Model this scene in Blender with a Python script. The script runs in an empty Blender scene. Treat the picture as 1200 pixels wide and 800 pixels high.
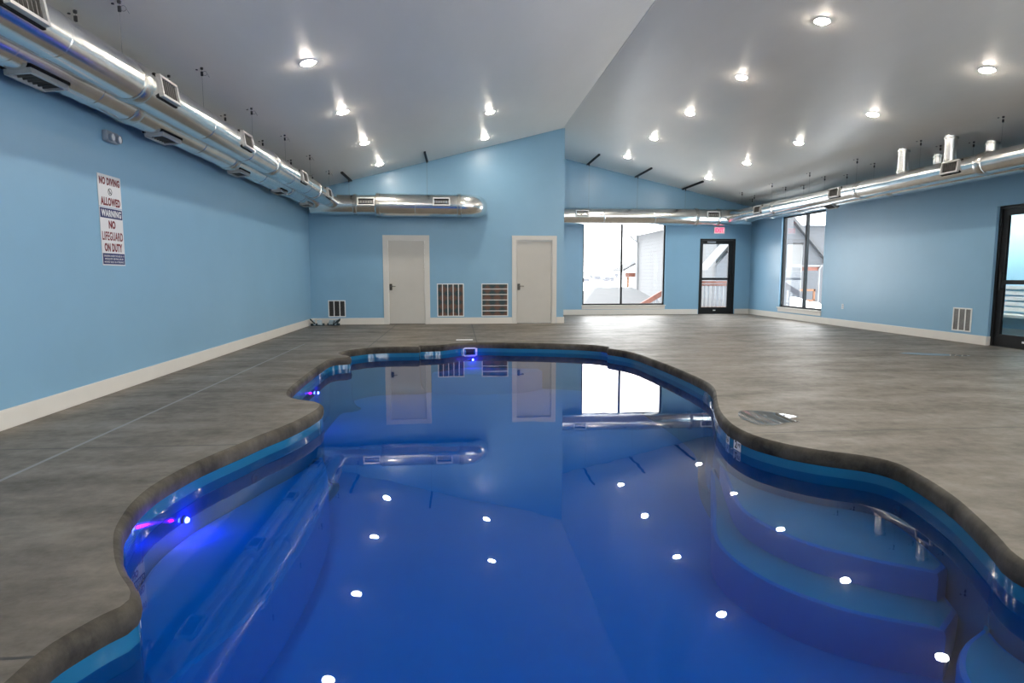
import bpy, math, random
from mathutils import Vector, Matrix
from mathutils.geometry import tessellate_polygon
random.seed(7)
SC = bpy.context.scene
COL = SC.collection
PI = math.pi
# ------------------------------------------------------------------ dimensions (metres)
XL, XR, XM = -3.533, 8.997, 2.595
YB, YF, YN = 15.50, 18.76, -3.2
ZR, SL, SR = 4.746, .257, .233
BB = .156
ZW = -.17
def zc(x): return ZR - (SL*(XM-x) if x < XM else SR*(x-XM))

# ------------------------------------------------------------------ materials
def new_mat(name):
    m = bpy.data.materials.new(name); m.use_nodes = True
    nt = m.node_tree; b = nt.nodes['Principled BSDF']
    return m, nt, b
def noise_chain(nt, scale, stretch=(1, 1, 1), detail=4, rough=.6):
    tc = nt.nodes.new('ShaderNodeTexCoord'); mp = nt.nodes.new('ShaderNodeMapping')
    mp.inputs['Scale'].default_value = stretch
    n = nt.nodes.new('ShaderNodeTexNoise'); n.inputs['Scale'].default_value = scale
    n.inputs['Detail'].default_value = detail; n.inputs['Roughness'].default_value = rough
    nt.links.new(tc.outputs['Object'], mp.inputs['Vector']); nt.links.new(mp.outputs[0], n.inputs['Vector'])
    return n
def ramp(nt, src, stops):
    r = nt.nodes.new('ShaderNodeValToRGB')
    while len(r.color_ramp.elements) < len(stops): r.color_ramp.elements.new(.5)
    for e, (p, c) in zip(r.color_ramp.elements, stops):
        e.position = p; e.color = (*c, 1) if len(c) == 3 else c
    nt.links.new(src, r.inputs['Fac']); return r
def bump(nt, b, src, strength, dist=.01):
    bp = nt.nodes.new('ShaderNodeBump'); bp.inputs['Strength'].default_value = strength
    bp.inputs['Distance'].default_value = dist
    nt.links.new(src, bp.inputs['Height']); nt.links.new(bp.outputs[0], b.inputs['Normal'])
def simple(name, col, rough=.5, metal=0, var=.06, scale=3, bmp=0, emit=None, est=0, spec=.5, stretch=(1, 1, 1)):
    m, nt, b = new_mat(name)
    n = noise_chain(nt, scale, stretch)
    lo = tuple(c*(1-var) for c in col); hi = tuple(min(1, c*(1+var)) for c in col)
    r = ramp(nt, n.outputs['Fac'], [(.3, lo), (.7, hi)])
    nt.links.new(r.outputs[0], b.inputs['Base Color'])
    b.inputs['Roughness'].default_value = rough; b.inputs['Metallic'].default_value = metal
    b.inputs['Specular IOR Level'].default_value = spec
    if bmp: bump(nt, b, n.outputs['Fac'], bmp)
    if emit:
        b.inputs['Emission Color'].default_value = (*emit, 1); b.inputs['Emission Strength'].default_value = est
    return m
def mth(nt, op, a, b=None, c=None):
    n = nt.nodes.new('ShaderNodeMath'); n.operation = op
    for i, v in enumerate((a, b, c)):
        if v is None: continue
        if isinstance(v, (int, float)): n.inputs[i].default_value = v
        else: nt.links.new(v, n.inputs[i])
    return n.outputs[0]

def schlick(nt, f0, pw=5):
    lw = nt.nodes.new('ShaderNodeLayerWeight')
    return mth(nt, 'MULTIPLY_ADD', mth(nt, 'POWER', lw.outputs['Facing'], pw), 1-f0, f0)

M = {}
M['wall'] = simple('blue_wall_paint', (.225, .415, .585), .33, var=.03, scale=1.2, bmp=.02)
M['wall2'] = simple('pale_blue_wall_paint', (.42, .68, .80), .5, var=.02)
M['white'] = simple('white_trim_paint', (.72, .69, .64), .42, var=.02)
M['casing'] = simple('door_casing_paint', (.66, .64, .60), .45, var=.02)
M['leaf'] = simple('door_leaf_paint', (.56, .54, .50), .5, var=.03, scale=2)
M['black'] = simple('black_anodised_metal', (.008, .008, .009), .45, var=.2, spec=.25)
M['dark'] = simple('dark_cavity', (.02, .022, .025), .8)
M['gasket'] = simple('black_foam_gasket', (.006, .006, .007), .95)
M['grille'] = simple('white_grille_enamel', (.78, .78, .76), .4, var=.02)
M['alu'] = simple('grey_register_frame', (.48, .47, .46), .4, metal=.2, var=.04)
M['louver'] = simple('register_louver', (.10, .095, .09), .5, var=.1)
M['chrome'] = simple('satin_nickel', (.35, .34, .32), .25, metal=1)
M['lock'] = simple('dark_bronze_lock', (.08, .07, .06), .35, metal=.6)
M['cable'] = simple('steel_cable', (.16, .15, .15), .4, metal=.7)
M['anchor'] = simple('black_anchor', (.03, .03, .035), .6)
M['plastic'] = simple('white_plastic', (.74, .75, .76), .35, var=.02)
M['greyplastic'] = simple('grey_plastic', (.30, .33, .38), .35, var=.1)
M['lens'] = simple('lamp_lens', (.9, .9, .9), .3, emit=(1, .91, .78), est=165)
M['trimring'] = simple('lamp_trim', (.7, .7, .7), .35, var=.02)
M['led'] = simple('violet_led', (.8, .6, 1), .3, emit=(.6, .10, 1), est=60)
M['red'] = simple('dark_red_ink', (.17, .008, .018), .6, var=.1)
M['navy'] = simple('navy_ink', (.012, .022, .12), .6, var=.1)
M['signwhite'] = simple('sign_white', (.74, .74, .76), .35, var=.02)
M['ink'] = simple('black_ink', (.01, .01, .01), .5)
M['exitred'] = simple('exit_red', (.6, .02, .05), .4, emit=(1, .03, .10), est=1.3)
M['exitface'] = simple('exit_face', (.7, .6, .62), .4, emit=(1, .35, .42), est=.25)
M['siding'] = None
M['wood'] = simple('redwood_stain', (.13, .04, .022), .6, var=.15, scale=5)
M['woodor'] = simple('orange_cedar', (.18, .075, .03), .6, var=.15, scale=5)
M['snow'] = simple('snow', (.88, .9, .93), .7, var=.03, scale=1, bmp=.1)
M['extwhite'] = simple('white_exterior_trim', (.15, .152, .155), .5)
M['shingle'] = simple('snow_dusted_shingle', (.055, .055, .058), .8, var=.25, scale=14)
M['farhouse'] = simple('distant_brown_house', (.10, .10, .11), .8, var=.2)
M['rubber'] = simple('dark_teal_rubber', (.012, .03, .04), .6, var=.2)
M['strap'] = simple('white_strap', (.30, .38, .43), .5, var=.05)
M['adagrey'] = simple('grey_sign_plate', (.28, .30, .32), .5)
M['darkblue'] = simple('shaded_blue_siding', (.03, .04, .055), .7)  # shade inside the porch put into the colour; also dark window panes
M['tree'] = simple('bare_tan_trees', (.16, .13, .09), .9, var=.3, scale=6)

# lapped siding
def siding(name, col):
    m, nt, b = new_mat(name)
    tc = nt.nodes.new('ShaderNodeTexCoord'); sx = nt.nodes.new('ShaderNodeSeparateXYZ')
    nt.links.new(tc.outputs['Object'], sx.inputs[0])
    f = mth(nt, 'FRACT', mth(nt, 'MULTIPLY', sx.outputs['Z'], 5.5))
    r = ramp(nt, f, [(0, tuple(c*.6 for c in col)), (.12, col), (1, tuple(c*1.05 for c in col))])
    nt.links.new(r.outputs[0], b.inputs['Base Color']); b.inputs['Roughness'].default_value = .7
    bump(nt, b, f, .5, .02); return m
M['siding'] = siding('grey_lap_siding', (.062, .065, .072))
M['siding2'] = siding('light_lap_siding', (.088, .088, .09))

# ceiling: white semi-gloss drywall with roller sheen
m, nt, b = new_mat('semi_gloss_ceiling_paint')
n = noise_chain(nt, 1.1, (1, .35, 1), 5, .65)
r = ramp(nt, n.outputs['Fac'], [(.25, (.83, .79, .73)), (.75, (.90, .86, .80))])
nt.links.new(r.outputs[0], b.inputs['Base Color'])
rr = nt.nodes.new('ShaderNodeMapRange'); rr.inputs['To Min'].default_value = .25; rr.inputs['To Max'].default_value = .42; b.inputs['Specular IOR Level'].default_value = .7
nt.links.new(n.outputs['Fac'], rr.inputs['Value']); nt.links.new(rr.outputs[0], b.inputs['Roughness'])
n2 = noise_chain(nt, 6, (1, 1, 1), 3, .5); bump(nt, b, n2.outputs['Fac'], .03, .01)
M['ceiling'] = m

# ducts: bright galvanised steel, faint mottling
m, nt, b = new_mat('galvanised_steel')
n = noise_chain(nt, 5, (1, 1, 1), 3, .5)
r = ramp(nt, n.outputs['Fac'], [(.3, (.76, .76, .74)), (.7, (.88, .88, .86))])
nt.links.new(r.outputs[0], b.inputs['Base Color']); b.inputs['Metallic'].default_value = 1
b.inputs['Roughness'].default_value = .2; bump(nt, b, n.outputs['Fac'], .05, .01)
M['duct'] = m
M['collar'] = simple('duct_collar_steel', (.62, .61, .58), .26, metal=1, var=.1, bmp=.05)

# pool gelcoat
m, nt, b = new_mat('blue_gelcoat')
n = noise_chain(nt, 1.5); r = ramp(nt, n.outputs['Fac'], [(.3, (.012, .125, .25)), (.7, (.016, .15, .29))])
nt.links.new(r.outputs[0], b.inputs['Base Color']); b.inputs['Roughness'].default_value = .12
b.inputs['Coat Weight'].default_value = .4; b.inputs['Coat Roughness'].default_value = .05
M['gel'] = m
M['tread'] = simple('lightened_step_tread', (.17, .33, .46), .8, var=.08, scale=2, spec=.2)  # step tops coloured paler to stand in for light from above
M['gelmatte'] = simple('submerged_gelcoat', (.012, .25, .64), .75, var=.05, scale=1.5, spec=.2)

# water surface: fresnel reflection over blue tinted clear water
m, nt, b = new_mat('pool_water'); nt.nodes.remove(b)
out = nt.nodes['Material Output']
tr = nt.nodes.new('ShaderNodeBsdfTransparent'); tr.inputs[0].default_value = (.035, .52, .78, 1)
gl = nt.nodes.new('ShaderNodeBsdfGlossy'); gl.inputs['Roughness'].default_value = .012
fr = schlick(nt, .024, 4.2)
n = noise_chain(nt, 1.6, (1, 1.6, 1), 2, .5)
bp = nt.nodes.new('ShaderNodeBump'); bp.inputs['Strength'].default_value = .012; bp.inputs['Distance'].default_value = .05
nt.links.new(n.outputs['Fac'], bp.inputs['Height'])
nt.links.new(bp.outputs[0], gl.inputs['Normal'])
mx = nt.nodes.new('ShaderNodeMixShader')
nt.links.new(fr, mx.inputs[0]); nt.links.new(tr.outputs[0], mx.inputs[1]); nt.links.new(gl.outputs[0], mx.inputs[2])
nt.links.new(mx.outputs[0], out.inputs['Surface'])
M['water'] = m
def glassy(name, tint, ior):
    m, nt, b = new_mat(name); nt.nodes.remove(b); out = nt.nodes['Material Output']
    tr = nt.nodes.new('ShaderNodeBsdfTransparent'); tr.inputs[0].default_value = (*tint, 1)
    gl = nt.nodes.new('ShaderNodeBsdfGlossy'); gl.inputs['Roughness'].default_value = .01
    fr = schlick(nt, ((ior-1)/(ior+1))**2)
    mx = nt.nodes.new('ShaderNodeMixShader')
    nt.links.new(fr, mx.inputs[0]); nt.links.new(tr.outputs[0], mx.inputs[1]); nt.links.new(gl.outputs[0], mx.inputs[2])
    nt.links.new(mx.outputs[0], out.inputs['Surface']); return m
M['glass'] = glassy('window_glass', (.96, .98, .98), 1.25)
M['puddle'] = glassy('puddle_water', (.8, .82, .82), 1.5)

# concrete deck with brush streaks, saw joints and one pale sealant strip
def concrete(name, joints, lo, hi, rmin=.37, rmax=.62, spec=.5):
    m, nt, b = new_mat(name)
    n = noise_chain(nt, 1.1, (.9, 2.0, 1), 8, .68)
    n2 = noise_chain(nt, 9, (1, 1, 1), 5, .7)
    mixv = mth(nt, 'ADD', mth(nt, 'MULTIPLY', n.outputs['Fac'], .7), mth(nt, 'MULTIPLY', n2.outputs['Fac'], .3))
    r = ramp(nt, mixv, [(.36, lo), (.64, hi)])
    col = r.outputs[0]
    if joints:
        tc = nt.nodes.new('ShaderNodeTexCoord'); sx = nt.nodes.new('ShaderNodeSeparateXYZ')
        nt.links.new(tc.outputs['Object'], sx.inputs[0]); X, Y = sx.outputs['X'], sx.outputs['Y']
        wob = mth(nt, 'MULTIPLY', mth(nt, 'SUBTRACT', n2.outputs['Fac'], .5), .02)
        def near(s, v, hw): return mth(nt, 'LESS_THAN', mth(nt, 'ABSOLUTE', mth(nt, 'SUBTRACT', mth(nt, 'ADD', s, wob), v)), hw)
        mask = None
        for v in (1.98, 4.50, 7.34, 10.16, 12.98, 15.0):
            q = near(Y, v, .008); mask = q if mask is None else mth(nt, 'MAXIMUM', mask, q)
        far = mth(nt, 'GREATER_THAN', Y, 10.5)
        for v in (-1.5, .33, 5.2):
            mask = mth(nt, 'MAXIMUM', mask, mth(nt, 'MULTIPLY', near(X, v, .012), far))
        mc = nt.nodes.new('ShaderNodeMix'); mc.data_type = 'RGBA'
        nt.links.new(mask, mc.inputs[0]); nt.links.new(col, mc.inputs[6]); mc.inputs[7].default_value = (.045, .042, .038, 1)
        strip = mth(nt, 'MULTIPLY', mth(nt, 'LESS_THAN', mth(nt, 'ABSOLUTE', mth(nt, 'SUBTRACT', X, -2.68)), .014), mth(nt, 'LESS_THAN', Y, 11.2))
        mc2 = nt.nodes.new('ShaderNodeMix'); mc2.data_type = 'RGBA'
        nt.links.new(strip, mc2.inputs[0]); nt.links.new(mc.outputs[2], mc2.inputs[6]); mc2.inputs[7].default_value = (.26, .26, .26, 1)
        col = mc2.outputs[2]
    nt.links.new(col, b.inputs['Base Color'])
    rr = nt.nodes.new('ShaderNodeMapRange'); rr.inputs['From Min'].default_value = .3; rr.inputs['From Max'].default_value = .7
    rr.inputs['To Min'].default_value = rmax; rr.inputs['To Max'].default_value = rmin
    nt.links.new(mixv, rr.inputs['Value']); nt.links.new(rr.outputs[0], b.inputs['Roughness'])
    b.inputs['Specular IOR Level'].default_value = spec
    bump(nt, b, mixv, .25, .02)
    return m
M['deck'] = concrete('brushed_concrete', True, (.072, .060, .046), (.22, .188, .15))
M['coping'] = concrete('cast_concrete_edge', False, (.018, .016, .013), (.115, .10, .08), .5, .8, .25)

# return grille backing; its plaid paints in a reflected moire pattern
m, nt, b = new_mat('grille_moire_backing')
tc = nt.nodes.new('ShaderNodeTexCoord'); sx = nt.nodes.new('ShaderNodeSeparateXYZ'); nt.links.new(tc.outputs['Object'], sx.inputs[0])
fx = mth(nt, 'SINE', mth(nt, 'MULTIPLY', sx.outputs['X'], 26)); fz = mth(nt, 'SINE', mth(nt, 'MULTIPLY', sx.outputs['Z'], 30))
r = ramp(nt, mth(nt, 'MULTIPLY_ADD', mth(nt, 'ADD', fx, fz), .25, .5), [(.25, (.04, .10, .12)), (.75, (.24, .12, .085))])
nt.links.new(r.outputs[0], b.inputs['Base Color']); b.inputs['Roughness'].default_value = .8
M['filter'] = m

# ------------------------------------------------------------------ mesh helpers
class MB:
    def __init__(s): s.v = []; s.f = []
    def add(s, vs, fs):
        k = len(s.v); s.v += [tuple(v) for v in vs]; s.f += [tuple(i+k for i in f) for f in fs]; return s
    def box(s, x0, x1, y0, y1, z0, z1):
        return s.add([(x0,y0,z0),(x1,y0,z0),(x1,y1,z0),(x0,y1,z0),(x0,y0,z1),(x1,y0,z1),(x1,y1,z1),(x0,y1,z1)],
                     [(0,3,2,1),(4,5,6,7),(0,1,5,4),(1,2,6,5),(2,3,7,6),(3,0,4,7)])
    def hexa(s, P):  # bottom 4, top 4
        return s.add(P, [(0,3,2,1),(4,5,6,7),(0,1,5,4),(1,2,6,5),(2,3,7,6),(3,0,4,7)])
    def tube(s, path, rad, seg=24, cap=True):
        n = len(path); rad = rad if isinstance(rad, (list, tuple)) else [rad]*n
        P = [Vector(p) for p in path]; rings = []; up = None
        for i in range(n):
            t = (P[min(i+1, n-1)]-P[max(i-1, 0)]).normalized()
            if up is None: up = Vector((0, 0, 1)) if abs(t.z) < .9 else Vector((0, 1, 0))
            a = t.cross(up).normalized(); up = a.cross(t).normalized()
            rings.append([P[i]+(a*math.cos(2*PI*k/seg)+up*math.sin(2*PI*k/seg))*rad[i] for k in range(seg)])
        vs = [v for r_ in rings for v in r_]
        fs = [(i*seg+k, i*seg+(k+1) % seg, (i+1)*seg+(k+1) % seg, (i+1)*seg+k) for i in range(n-1) for k in range(seg)]
        if cap: fs += [tuple(range(seg))[::-1], tuple((n-1)*seg+k for k in range(seg))]
        return s.add(vs, fs)
    def lathe(s, prof, seg=28, axis=None):   # profile (r, z) about Z
        vs = [(r*math.cos(2*PI*k/seg), r*math.sin(2*PI*k/seg), z) for r, z in prof for k in range(seg)]
        fs = [(i*seg+k, i*seg+(k+1) % seg, (i+1)*seg+(k+1) % seg, (i+1)*seg+k) for i in range(len(prof)-1) for k in range(seg)]
        return s.add(vs, fs)
    def prism(s, poly, z0, z1):             # poly in XY, extruded in Z (concave ok)
        n = len(poly); tri = tessellate_polygon([[Vector((x, y, 0)) for x, y in poly]])
        vs = [(x, y, z0) for x, y in poly]+[(x, y, z1) for x, y in poly]
        fs = [tuple(t) for t in tri]+[tuple(i+n for i in t[::-1]) for t in tri]
        fs += [(i, (i+1) % n, (i+1) % n+n, i+n) for i in range(n)]
        return s.add(vs, fs)
    def xform(s, Mx): s.v = [tuple(Mx @ Vector(v)) for v in s.v]; return s
    def build(s, name, mat, parent=None, smooth=False, bevel=0):
        me = bpy.data.meshes.new(name); me.from_pydata(s.v, [], s.f); me.update()
        import bmesh
        bm = bmesh.new(); bm.from_mesh(me); bmesh.ops.recalc_face_normals(bm, faces=bm.faces); bm.to_mesh(me); bm.free()
        if smooth:
            for p in me.polygons: p.use_smooth = True
            try: me.set_sharp_from_angle(angle=math.radians(20 if mat.name == 'galvanised_steel' else 35))
            except Exception: pass
        me.materials.append(mat)
        o = bpy.data.objects.new(name, me); COL.objects.link(o)
        if parent: o.parent = parent
        if bevel:
            b = o.modifiers.new('bevel', 'BEVEL'); b.width = bevel; b.segments = 2; b.limit_method = 'ANGLE'
        return o
def tag(o, label=None, cat=None, group=None, kind=None):
    if label: o['label'] = label
    if cat: o['category'] = cat
    if group: o['group'] = group
    if kind: o['kind'] = kind
    return o
def empty(name, loc, rot=(0, 0, 0)):
    o = bpy.data.objects.new(name, None); COL.objects.link(o); o.location = loc; o.rotation_euler = rot
    o.empty_display_size = .1; return o
def struct(o): o['kind'] = 'structure'; return o
def copy_tree(o, parent=None):
    c = o.copy(); COL.objects.link(c)
    if parent: c.parent = parent
    for ch in [x for x in bpy.data.objects if x.parent == o]: copy_tree(ch, c)
    return c
def text(body, size, mat, parent, mtx, extrude=.0015, bold=.0, xs=1.0, name='lettering', space=1.0, label=None, fit=None):
    cu = bpy.data.curves.new('t', 'FONT'); cu.body = body; cu.size = size; cu.align_x = 'CENTER'; cu.align_y = 'CENTER'
    cu.extrude = extrude; cu.offset = bold; cu.space_character = space; cu.resolution_u = 3
    to = bpy.data.objects.new('t', cu); COL.objects.link(to)
    dg = bpy.context.evaluated_depsgraph_get()
    me = bpy.data.meshes.new_from_object(to.evaluated_get(dg))
    if fit:
        vx = [v.co.x for v in me.vertices]; vy = [v.co.y for v in me.vertices]
        cx, cy_ = (max(vx)+min(vx))/2, (max(vy)+min(vy))/2
        me.transform(Matrix.Diagonal((fit[0]/(max(vx)-min(vx)), fit[1]/(max(vy)-min(vy)), 1, 1)) @ Matrix.Translation((-cx, -cy_, 0)))
    bpy.data.objects.remove(to); bpy.data.curves.remove(cu)
    me.transform(mtx @ Matrix.Diagonal((xs, 1, 1, 1))); me.materials.clear(); me.materials.append(mat)
    o = bpy.data.objects.new(name, me); COL.objects.link(o); o.parent = parent
    if label: o['label'] = label
    return o
# frames whose local X is "right as read", local Y is up, local Z points at the reader
FACE_NEG_Y = Matrix(((1,0,0,0),(0,0,-1,0),(0,1,0,0),(0,0,0,1)))
FACE_POS_X = Matrix(((0,0,1,0),(1,0,0,0),(0,1,0,0),(0,0,0,1)))
FACE_NEG_X = Matrix(((0,0,-1,0),(-1,0,0,0),(0,1,0,0),(0,0,0,1)))

# ------------------------------------------------------------------ room shell
def wall(name, axis, pos, thick, u0, u1, holes, top, mat=None, extra=()):
    """axis 'x': wall runs along X at y=pos..pos+thick; axis 'y': runs along Y at x=pos..pos+thick."""
    mb = MB(); cuts = sorted({u0, u1, *[c for h in holes for c in h[:2]], *extra})
    def slab(a, b, z0, za, zb):
        if axis == 'x': P = [(a,pos,z0),(b,pos,z0),(b,pos+thick,z0),(a,pos+thick,z0),(a,pos,za),(b,pos,zb),(b,pos+thick,zb),(a,pos+thick,za)]
        else: P = [(pos,a,z0),(pos,b,z0),(pos+thick,b,z0),(pos+thick,a,z0),(pos,a,za),(pos,b,zb),(pos+thick,b,zb),(pos+thick,a,za)]
        mb.hexa(P)
    for a, b in zip(cuts, cuts[1:]):
        h = [h for h in holes if h[0] <= a+1e-6 and h[1] >= b-1e-6]
        if h:
            if h[0][2] > 0.001: slab(a, b, 0, h[0][2], h[0][2])
            slab(a, b, h[0][3], top(a), top(b))
        else: slab(a, b, 0, top(a), top(b))
    return struct(mb.build(name, mat or M['wall']))
D1L, D1R = (-1.69, -.79, 0, 2.045), (1.445, 2.335, 0, 2.05)
FW = (3.755, 6.30, .29, 2.78); FD = (7.38, 8.50, 0, 2.30)
RW = (14.87, 16.95, .31, 2.80); RD = (8.72, 9.91, 0, 2.335)
NW1 = (2.3, 5.3, .31, 2.8); NW2 = (-1.8, 1.4, .31, 2.8)  # out-of-view right-wall windows, enlarged to bring in more daylight
wall('wall_left', 'y', XL-.15, .15, YN, YB+.15, [], lambda u: zc(XL)+.06)
wall('wall_back', 'x', YB, .15, XL, XM+.03, [D1L, D1R], lambda u: zc(u)+.04, extra=(XM,))
wall('wall_return', 'y', XM-.12, .15, YB+.15, YF, [], lambda u: zc(XM)+.04)
wall('wall_far', 'x', YF, .15, XM-.12, XR+.15, [FW, FD], lambda u: zc(u)+.04, extra=(XM,))
wall('wall_right', 'y', XR, .15, YN, YF, [RW, RD, NW1, NW2], lambda u: zc(XR)+.04)
wall('wall_front', 'x', YN-.15, .15, XL, XR+.15, [(2.8, 7.8, .3, 2.6)], lambda u: zc(u)+.04, extra=(XM,))
mb = MB()
for a, b in ((XL-.15, XM), (XM, XR+.15)):
    mb.hexa([(a,YN-.15,zc(a)),(b,YN-.15,zc(b)),(b,YF+.15,zc(b)),(a,YF+.15,zc(a)),
             (a,YN-.15,zc(a)+.12),(b,YN-.15,zc(b)+.12),(b,YF+.15,zc(b)+.12),(a,YF+.15,zc(a)+.12)])
struct(mb.build('ceiling', M['ceiling']))
struct(MB().tube([(XM, YN, ZR-.002), (XM, YB, ZR-.002)], .010, 8).build('trim_1', M['ceiling'], smooth=True))
# baseboards
def base(name, *boxes):
    mb = MB()
    for b in boxes: mb.box(*b)
    struct(mb.build(name, M['white'], bevel=.004))
T = .018
base('baseboard_left', (XL, XL+T, YN, YB, 0, BB))
base('baseboard_back', (XL+T, -1.80, YB-T, YB, 0, BB), (-.68, 1.337, YB-T, YB, 0, BB), (2.452, XM+.03+T, YB-T, YB, 0, BB), (XM+.03, XM+.03+T, YB, YF, 0, BB))
base('baseboard_far', (XM+.03+T, FD[0]-.02, YF-T, YF, 0, BB), (FD[1]+.03, XR, YF-T, YF, 0, BB))
base('baseboard_right', (XR-T, XR, RD[1]+.0, YF-T, 0, BB), (XR-T, XR, YN, RD[0], 0, BB), (XR, XR+.1, RD[1]-.012, RD[1], 0, BB))

# ------------------------------------------------------------------ doors on the near back wall
def plain_door(name, hole, hx):
    x0, x1, z0, z1 = hole; cw = .11
    mb = MB(); y0, y1 = YB-.022, YB+.002
    mb.box(x0-cw, x0, y0, y1, 0, z1+cw).box(x1, x1+cw, y0, y1, 0, z1+cw).box(x0, x1, y0, y1, z1, z1+cw)
    mb.box(x0, x0+.014, YB, YB+.15, 0, z1).box(x1-.014, x1, YB, YB+.15, 0, z1).box(x0, x1, YB, YB+.15, z1-.014, z1)
    d = struct(mb.build(name, M['casing'], bevel=.003))
    MB().box(x0+.018, x1-.018, YB+.03, YB+.075, .012, z1-.018).build('door_leaf', M['leaf'], d, bevel=.002)
    MB().box(x0, x1, YB+.02, YB+.09, 0, .011).build('threshold', M['chrome'], d)
    h = MB().box(hx-.032, hx+.032, YB+.005, YB+.03, .83, .985).build('door_handle', M['lock'], d, bevel=.006)
    MB().tube([(hx, YB+.005, .93), (hx, YB-.04, .93), (hx+.02, YB-.05, .93), (hx+.12, YB-.05, .925)], .009, 10).build('lever', M['chrome'], h, True)
    return d
plain_door('door_1', D1L, -1.625); plain_door('door_2', D1R, 1.505)

# ------------------------------------------------------------------ glazed openings
def window(name, axis, wp, hole, mull, inner, sill_ext=.02):
    """black aluminium window; wp = inner wall face, inner = +1 if room lies on the negative side."""
    u0, u1, z0, z1 = hole
    def B(mb, a, b, d0, d1, za, zb):
        if axis == 'x': mb.box(a, b, wp+d0, wp+d1, za, zb)
        else: mb.box(wp+d0, wp+d1, a, b, za, zb)
    f = .045; mb = MB()
    B(mb, u0, u0+f, .05, .13, z0, z1); B(mb, u1-f, u1, .05, .13, z0, z1)
    B(mb, u0+f, u1-f, .05, .13, z0, z0+f); B(mb, u0+f, u1-f, .05, .13, z1-f, z1)
    for m_ in mull: B(mb, m_-.03, m_+.03, .05, .13, z0+f, z1-f)
    w = struct(mb.build(name, M['black'], bevel=.003))
    us = [u0+f, *[c for m_ in mull for c in (m_-.03, m_+.03)], u1-f]
    for a, b in zip(us[::2], us[1::2]):
        g = MB(); B(g, a, b, .088, .094, z0+f, z1-f); g.build('glass_pane', M['glass'], w)
    s = MB(); B(s, u0-.03, u1+.03, -.045, .05, z0-.028, z0); B(s, u0-.015, u1+.015, -.02, 0, z0-.125, z0-.028)
    s.build('window_sill', M['white'], w, bevel=.004)
    return w
window('window_1', 'x', YF, FW, [4.96], 1)
window('window_2', 'y', XR, RW, [15.80], 1)
window('window_3', 'y', XR, NW1, [3.8], 1)
window('window_4', 'y', XR, NW2, [-.2], 1)
window('added_window_5', 'x', YN-.18, (2.8, 7.8, .3, 2.6), [4.4, 6.1], 1)  # unseen window added behind the camera to brighten the room

def glass_door(name, axis, wp, hole, hinge_hi=True, ks=1, rec=.03):
    u0, u1, z0, z1 = hole
    def B(mb, a, b, d0, d1, za, zb):
        if axis == 'x': mb.box(a, b, wp+d0, wp+d1, za, zb)
        else: mb.box(wp+d0, wp+d1, a, b, za, zb)
    mb = MB(); f = .05
    B(mb, u0, u0+f, rec, rec+.1, 0, z1); B(mb, u1-f, u1, rec, rec+.1, 0, z1); B(mb, u0+f, u1-f, rec, rec+.1, z1-f, z1)
    d = struct(mb.build(name, M['black'], bevel=.003))
    L = MB(); a, b = u0+f+.004, u1-f-.004; st, sb = (.045, .16) if hinge_hi else (.11, .11)
    e0, e1 = rec+.02, rec+.065
    B(L, a, a+st, e0, e1, .01, z1-f-.004); B(L, b-sb, b, e0, e1, .01, z1-f-.004)
    B(L, a+st, b-sb, e0, e1, .01, .21); B(L, a+st, b-sb, e0, e1, z1-f-.11, z1-f-.004); B(L, a+st, b-sb, e0, e1, 1.045, 1.115)
    l = L.build('door_leaf', M['black'], d, bevel=.002)
    for za, zb in ((.21, 1.045), (1.115, z1-f-.11)):
        g = MB(); B(g, a+st, b-sb, e0+.018, e0+.024, za, zb); g.build('glass_pane', M['glass'], l)
    c = MB(); m_ = a+.17
    B(c, m_, m_+.26, e0-.045, e0-.002, z1-f-.075, z1-f-.03); c.build('door_closer', M['greyplastic'], d, bevel=.004)
    c = MB(); cc = (a+b-.1)/2
    B(c, cc-.04, cc+.04, e0-.012, e0, .10, .13); c.build('floor_bolt', M['plastic'], d)
    c = MB(); B(c, b-.10, b-.07, e0-.05, e0-.03, .95, 1.25); B(c, b-.095, b-.075, e0-.03, e0, .96, .98); B(c, b-.095, b-.075, e0-.03, e0, 1.22, 1.24)
    c.build('door_handle', M['black'], d)
    c = MB(); B(c, u0, u1, rec-.02, rec+.12, 0, .008); c.build('threshold', M['chrome'], d)
    return d
glass_door('door_3', 'x', YF, FD, True, rec=-.01)
glass_door('door_4', 'y', XR, RD, False, rec=.05)

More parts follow.
